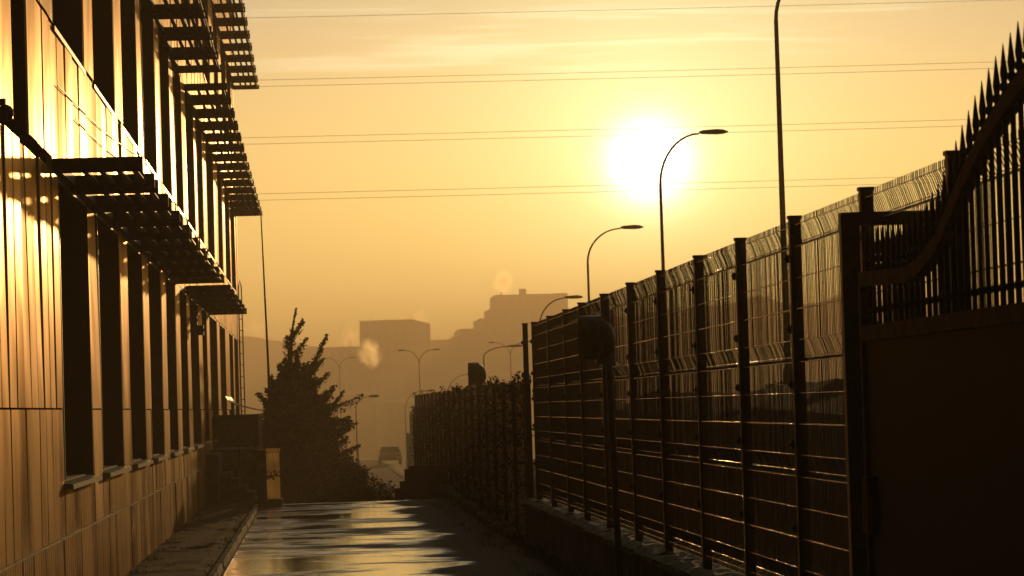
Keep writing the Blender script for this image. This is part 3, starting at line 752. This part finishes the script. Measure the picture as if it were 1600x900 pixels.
# belt of trees between the fence and the far ridge
TV = [crown_mesh(60 + k, 7, 8, 2600, .42, 12).mesh('crown', LEAF2) for k in range(3)]
TT = MB().tube([(0, 0, -.5), (0, 0, 3), (.1, 0, 5)], [.22, .17, .1], 8).mesh('trunk', BARK, True)
spots = [(20, 190, .7), (28, 205, .8), (34, 180, .62), (42, 200, .72), (50, 185, .6), (58, 205, .7), (24, 150, .5), (31, 140, .48), (38, 150, .55), (17, 125, .45), (22, 110, .42), (29, 118, .5), (36, 125, .5), (14.5, 92, .33), (19, 88, .38), (24, 92, .42), (29, 98, .42)]
for i, (x, y, s_) in enumerate(spots):
    b = gz(x, y)
    if i >= 13: b -= .4
    t_ = thing('roadside_tree', 'dark leafy tree behind the mesh fence, beyond the road with the street lamps', 'tree', (x, y, b), 'trees behind the mesh fence')
    link('crown', TV[i % 3], t_, (0, 0, 0), (0, 0, i * 1.3), (s_, s_, s_ * .95)); link('trunk', TT, t_, (0, 0, 0), (0, 0, 0), (s_, s_, s_))
bkm = MB(); q = random.Random(55); bx = [3.6, 4.2, 4.9, 5.6, 6.4, 7.2, 8.2]; bh = [0, .7, 1.25, 1.55, 1.5, .9, 0]; by_ = [14 + i * 1.5 for i in range(44)]
for y in by_:
    for x, h in zip(bx, bh): bkm.v.append((x, y, gz(x, y) - .06 + (h * (.95 + .03 * math.sin(y * .35)) + q.uniform(-.03, .03) if h else 0)))
bkm.f = [(j * 7 + i, j * 7 + i + 1, (j + 1) * 7 + i + 1, (j + 1) * 7 + i) for j in range(43) for i in range(6)]
tag(link('earth_bank', bkm.mesh('earth_bank', SOIL)), kind='structure')

wd_ = MB(); q = random.Random(91)
def tuft(x, y, h, n):
    z = gz(x, y)
    for k in range(n):
        a_ = q.uniform(0, 6.28); l_ = h * q.uniform(.5, 1.1); bx_, by_2 = x + q.gauss(0, .03), y + q.gauss(0, .05)
        tx, ty = bx_ + math.cos(a_) * l_ * .45, by_2 + math.sin(a_) * l_ * .45
        wd_.add([(bx_ - .004, by_2, z), (bx_ + .004, by_2, z), ((bx_ + tx) / 2 + .003, (by_2 + ty) / 2, z + l_ * .7), (tx, ty, z + l_)], [(0, 1, 2), (0, 2, 3)])
for i in range(230): tuft(2.40 - abs(q.gauss(0, .05)), q.uniform(14, 43), q.uniform(.05, .16), 8)
for i in range(260): tuft(q.choice((-1.13 - abs(q.gauss(0, .05)), -1.93 + abs(q.gauss(0, .12)))), q.uniform(20, 62), q.uniform(.03, .10), 8)
for i in range(90): tuft(q.uniform(1.9, 2.4), q.uniform(30, 64), q.uniform(.03, .10), 6)
tag(link('weeds', wd_.mesh('weeds', LEAF2)), 'sparse dark weeds growing along the foot of the walls and the kerb', 'weeds', kind='stuff')

# ------------------------------------------------------------------ parked cars far down the road
def car(x, y, label, body_m, s_=1.0):
    b = gz(x, y)
    t_ = thing('parked_car', label, 'car', (x, y, b))
    w2 = .88
    secs = [(-2.1, .35, .62, .70), (-1.95, .30, .85, .80), (-1.0, .28, .95, .86), (-.5, .28, 1.42, .64), (.6, .28, 1.46, .64), (1.5, .30, 1.05, .82), (2.05, .32, .90, .80), (2.15, .38, .7, .7)]
    g = MB(); vs = []
    for (yy, zb, zt, wt) in secs:
        vs += [(x - w2, y + yy, b + zb), (x - w2, y + yy, b + .62 if zt > .7 else b + zt), (x - wt, y + yy, b + zt), (x + wt, y + yy, b + zt), (x + w2, y + yy, b + .62 if zt > .7 else b + zt), (x + w2, y + yy, b + zb)]
    n = 6; fs = [(n * i + k, n * i + k + 1, n * i + n + k + 1, n * i + n + k) for i in range(len(secs) - 1) for k in range(n - 1)] + [tuple(range(6))[::-1], tuple(42 + k for k in range(6))]
    part('body', g.add(vs, fs), body_m, t_)
    part('windscreen', MB().add([(x - .72, y - 1.02, b + .98), (x + .72, y - 1.02, b + .98), (x + .58, y - .56, b + 1.40), (x - .58, y - .56, b + 1.40)], [(0, 1, 2, 3)]), GLASS, t_)
    for sx in (-.8, .8):
        for sy in (-1.35, 1.35): part('wheel', MB().tube([(x + sx - .1, y + sy, b + .31), (x + sx + .1, y + sy, b + .31)], .31, 14), TYRE, t_)
        part('headlight', MB().sphere((x + sx * .75, y - 2.08, b + .62), .12, 8, 6, (1.3, .4, .7)), MIRM, t_, True)
car(5.66, 280, 'hazy pale car at the far end of the view with a rounded roof', CARM)

# ------------------------------------------------------------------ far buildings, ridge, power lines
def block(mb, x0, x1, y0, y1, z0, z1): mb.box(x0, x1, y0, y1, z0, z1)
def win_band(x0, x1, y, zlist, step=3.0):
    g = MB()
    for z in zlist:
        x = x0 + .8
        while x + step * .55 < x1:
            g.box(x, x + step * .55, y - .06, y + .1, z, z + 1.3); x += step
    return g
tb = thing('tower_block', 'hazy square flat-topped building standing above the conifer branches', 'building', (13, 625, -6.4))
part('wall', MB().add([(7.85, 620, -6.4), (17.5, 620, -6.4), (20.5, 632, -6.4), (10.5, 634, -6.4), (7.85, 620, 16.85), (17.5, 620, 16.95), (20.6, 632, 16.5), (10.5, 634, 16.6)], [(0, 1, 5, 4), (1, 2, 6, 5), (2, 3, 7, 6), (3, 0, 4, 7), (4, 5, 6, 7), (3, 2, 1, 0)]), FARW, tb)
tag(part('window', win_band(8, 17.3, 620, [3 * k - 4 for k in range(7)], 1.6), FARD, tb), kind='stuff')
part('parapet', MB().box(7.8, 17.6, 619.9, 620.3, 16.9, 17.05), FARW, tb)
for x, h in ((9.8, .55), (12.6, .4), (16.9, .8)): part('antenna', MB().tube([(x, 621, 16.8), (x, 621, 17.0 + h)], .06, 6), FARD, tb)
ann = thing('long_annex', 'hazy low building joined to the left of the square building', 'building', (4, 645, -6.4))
part('wall', MB().box(-3.5, 8.5, 640, 655, -6.4, 12.95), FARW, ann)
for x in (6.1, 6.6): part('chimney', MB().tube([(x, 641, 12.9), (x, 641, 14.2)], .09, 6), FARD, ann)
tag(part('window', win_band(-3, 8, 640, [3 * k - 4 for k in range(6)], 1.6), FARD, ann), kind='stuff')
sb = thing('stepped_building', 'hazy terraced building rising in steps to a flat top at the right', 'building', (40, 730, -6.4))
ST = [(18.5, 24.6, 14.0), (22.4, 28.4, 13.9), (24.6, 29.7, 15.3), (28.35, 34.0, 15.8), (29.7, 36.2, 17.4), (33.9, 37.5, 19.5), (36.2, 38.5, 21.5)]
ST = [(18.5, 24.5, 13.2), (22.4, 28.3, 14.1 + 1.2), (28.3, 29.8, 15.9), (29.7, 33.8, 17.45), (33.9, 36.1, 19.5), (36.2, 37.4, 21.5), (37.45, 50.1, 24.4), (50.1, 52.0, 21.0)]
ye = [720 - k * .7 for k in range(8)]
for i, (a, b, z) in enumerate(ST):
    part('tier', MB().box(a, 52 + i * .1, 720 + i * 2.2, 760 - i * .9, (-6.4 if i == 0 else ST[i - 1][2] - .3), z) if i < 7 else MB().box(a, b, 731, 751, 10, z), FARW, sb)
    if 0 < i < 7: tag(part('window', win_band(a, 51, 720 + i * 2.2, [z - 1.75], 1.9), FARD, sb), kind='stuff')
tag(part('window', win_band(37.6, 50, 733.2, [18.4, 21.2 - .2], 1.5), FARD, sb), kind='stuff')
part('roof_plant', MB().box(42.7, 44.1, 735, 737, 24.3, 25.6), FARW, sb)
part('chimney', MB().tube([(38.9, 735, 24.3), (38.9, 735, 25.0)], .2, 6), FARW, sb)
FARB = [tb, ann, sb]
# lower terraces of houses in front
for i, (x0, x1, y, z, lb) in enumerate([(38, 62, 1010, 9.5, 'hazy low block in front of the stepped building, left one'), (63, 86, 980, 11.6, 'hazy low block in front of the stepped building, right one'), (-4, 16, 960, 5.5, 'hazy low flat block behind the conifer branches'), (18, 34, 940, 3.0, 'hazy low shed below the square building')]):
    hb = thing('far_house', lb, 'building', ((x0 + x1) / 2, y, -14.4))
    part('wall', MB().box(x0, x1, y, y + 10, -14.4, z), FARW, hb)
    part('roof', MB().add([(x0 - .3, y - .3, z), (x1 + .3, y - .3, z), (x1 + .3, y + 10.3, z), (x0 - .3, y + 10.3, z), (x0, y + 5, z + 1.1), (x1, y + 5, z + 1.1)], [(0, 1, 5, 4), (2, 3, 4, 5), (1, 2, 5), (3, 0, 4), (3, 2, 1, 0)]), FARD, hb)
    for k in range(int((x1 - x0) / 2.4)):
        part('window', MB().box(x0 + .8 + k * 2.4, x0 + 1.9 + k * 2.4, y - .05, y + .05, z - 2.2, z - .9), FARD, hb)
for o_, loc in ((tb, (26, 1250, -14.46)), (ann, (8, 1290, -14.46)), (sb, (80, 1460, -14.46))):
    o_.location = loc; o_.scale = (2, 2, 2)     # big blocks, well over a kilometre away
RG = [(-900, 24), (-400, 27), (-120, 25), (-60, 23.5), (-18, 21), (-8.4, 19.6), (4.5, 17), (30, 16.2), (62, 22.6), (83, 23.4), (93, 25.3), (99, 25), (109, 26), (111.5, 27.2), (115, 27.4), (118, 26), (122, 24.7), (130.5, 25.6), (133, 27.2), (138, 27.4), (143, 26), (149, 25.3), (182, 23), (260, 22), (450, 26), (900, 24)]
hl = MB(); q = random.Random(77); xs_ = []
x = -900.0
while x <= 900: xs_.append(x); x += 2.2 if -40 < x < 220 else 12
for x in xs_:
    top = lerp_table(RG, x) + q.uniform(-.22, .22)
    for (yy, f) in ((1600, 0), (1660, .35), (1730, .75), (1800, 1), (1920, .8), (2200, .2), (2400, 0)): hl.v.append((2 * x, yy, -14.9 + (2 * top - 1.66 + 14.9) * f))
hl.f = [(7 * i + k, 7 * i + k + 7, 7 * i + k + 8, 7 * i + k + 1) for i in range(len(xs_) - 1) for k in range(6)]
tag(link('hills', hl.mesh('hills', HILLM)), kind='structure')
def pline(z0, dz0, label):
    g = MB(); pts = []
    for k in range(41):
        x = -60 + 180 * k / 40; f = (x - 20) / 80
        pts.append((x, 220, z0 + .45 * f * f - .02 + dz0))
    g.tube(pts, .012, 5); tag(link('power_cable', g.mesh('power_cable', WIREM)), label, 'power cable', 'power cables crossing the sky')
for z0, nm in ((22.02, 'top pair above the sun'), (18.45, 'middle pair level with the sun'), (14.95, 'lowest pair just under the sun')):
    pline(z0, .2, f'upper cable of the {nm}'); pline(z0, -.2, f'lower cable of the {nm}')
pline(26.1, 0, 'single faint cable near the top left of the sky')

# ------------------------------------------------------------------ steam
def steam(x, y, z, sx, sz, dens, label, sc_=1.6, rx=0):
    m = steam_mat('steam', dens, sc_)
    g = MB().sphere((0, 0, 0), 1.0, 16, 10)
    o = link('steam_plume', g.mesh('steam_plume', m), None, (x, y, z), (0, rx, 0), (sx, sx, sz))
    tag(o, label, 'steam')
steam(76.4, 1428, 51.2, 5.2, 6.4, .30, 'bright puff of steam on the left corner of the stepped building', 1.5, .25)
steam(8.5, 552, 10.2, 2.4, 3.2, .5, 'bright puff of steam in front of the left edge of the square building', 1.5, -.3)
steam(37.8, 1285, 33.6, 3.6, 5.0, .10, 'faint steam on the right roof corner of the square building')
steam(13.2, 1300, 27, 6, 7, .10, 'pale steam rising left of the square building')
steam(-29, 1790, 43.3, 10, 8, .05, 'pale steam over the hill beside the facade')

# ------------------------------------------------------------------ haze
hzm = bpy.data.materials.new('evening haze'); hzm.use_nodes = True; hzm.node_tree.nodes.clear(); t = NT(hzm.node_tree)
vv = t.node('ShaderNodeVolumePrincipled'); oo = t.node('ShaderNodeOutputMaterial'); t.l.new(vv.outputs[0], oo.inputs['Volume'])
vv.inputs['Density'].default_value = .0011; vv.inputs['Color'].default_value = (.97, .77, .52, 1); vv.inputs['Anisotropy'].default_value = .50
tag(link('haze', MB().box(-1850, 1850, -60, 3250, -16.5, 56).mesh('haze', hzm)), kind='stuff')
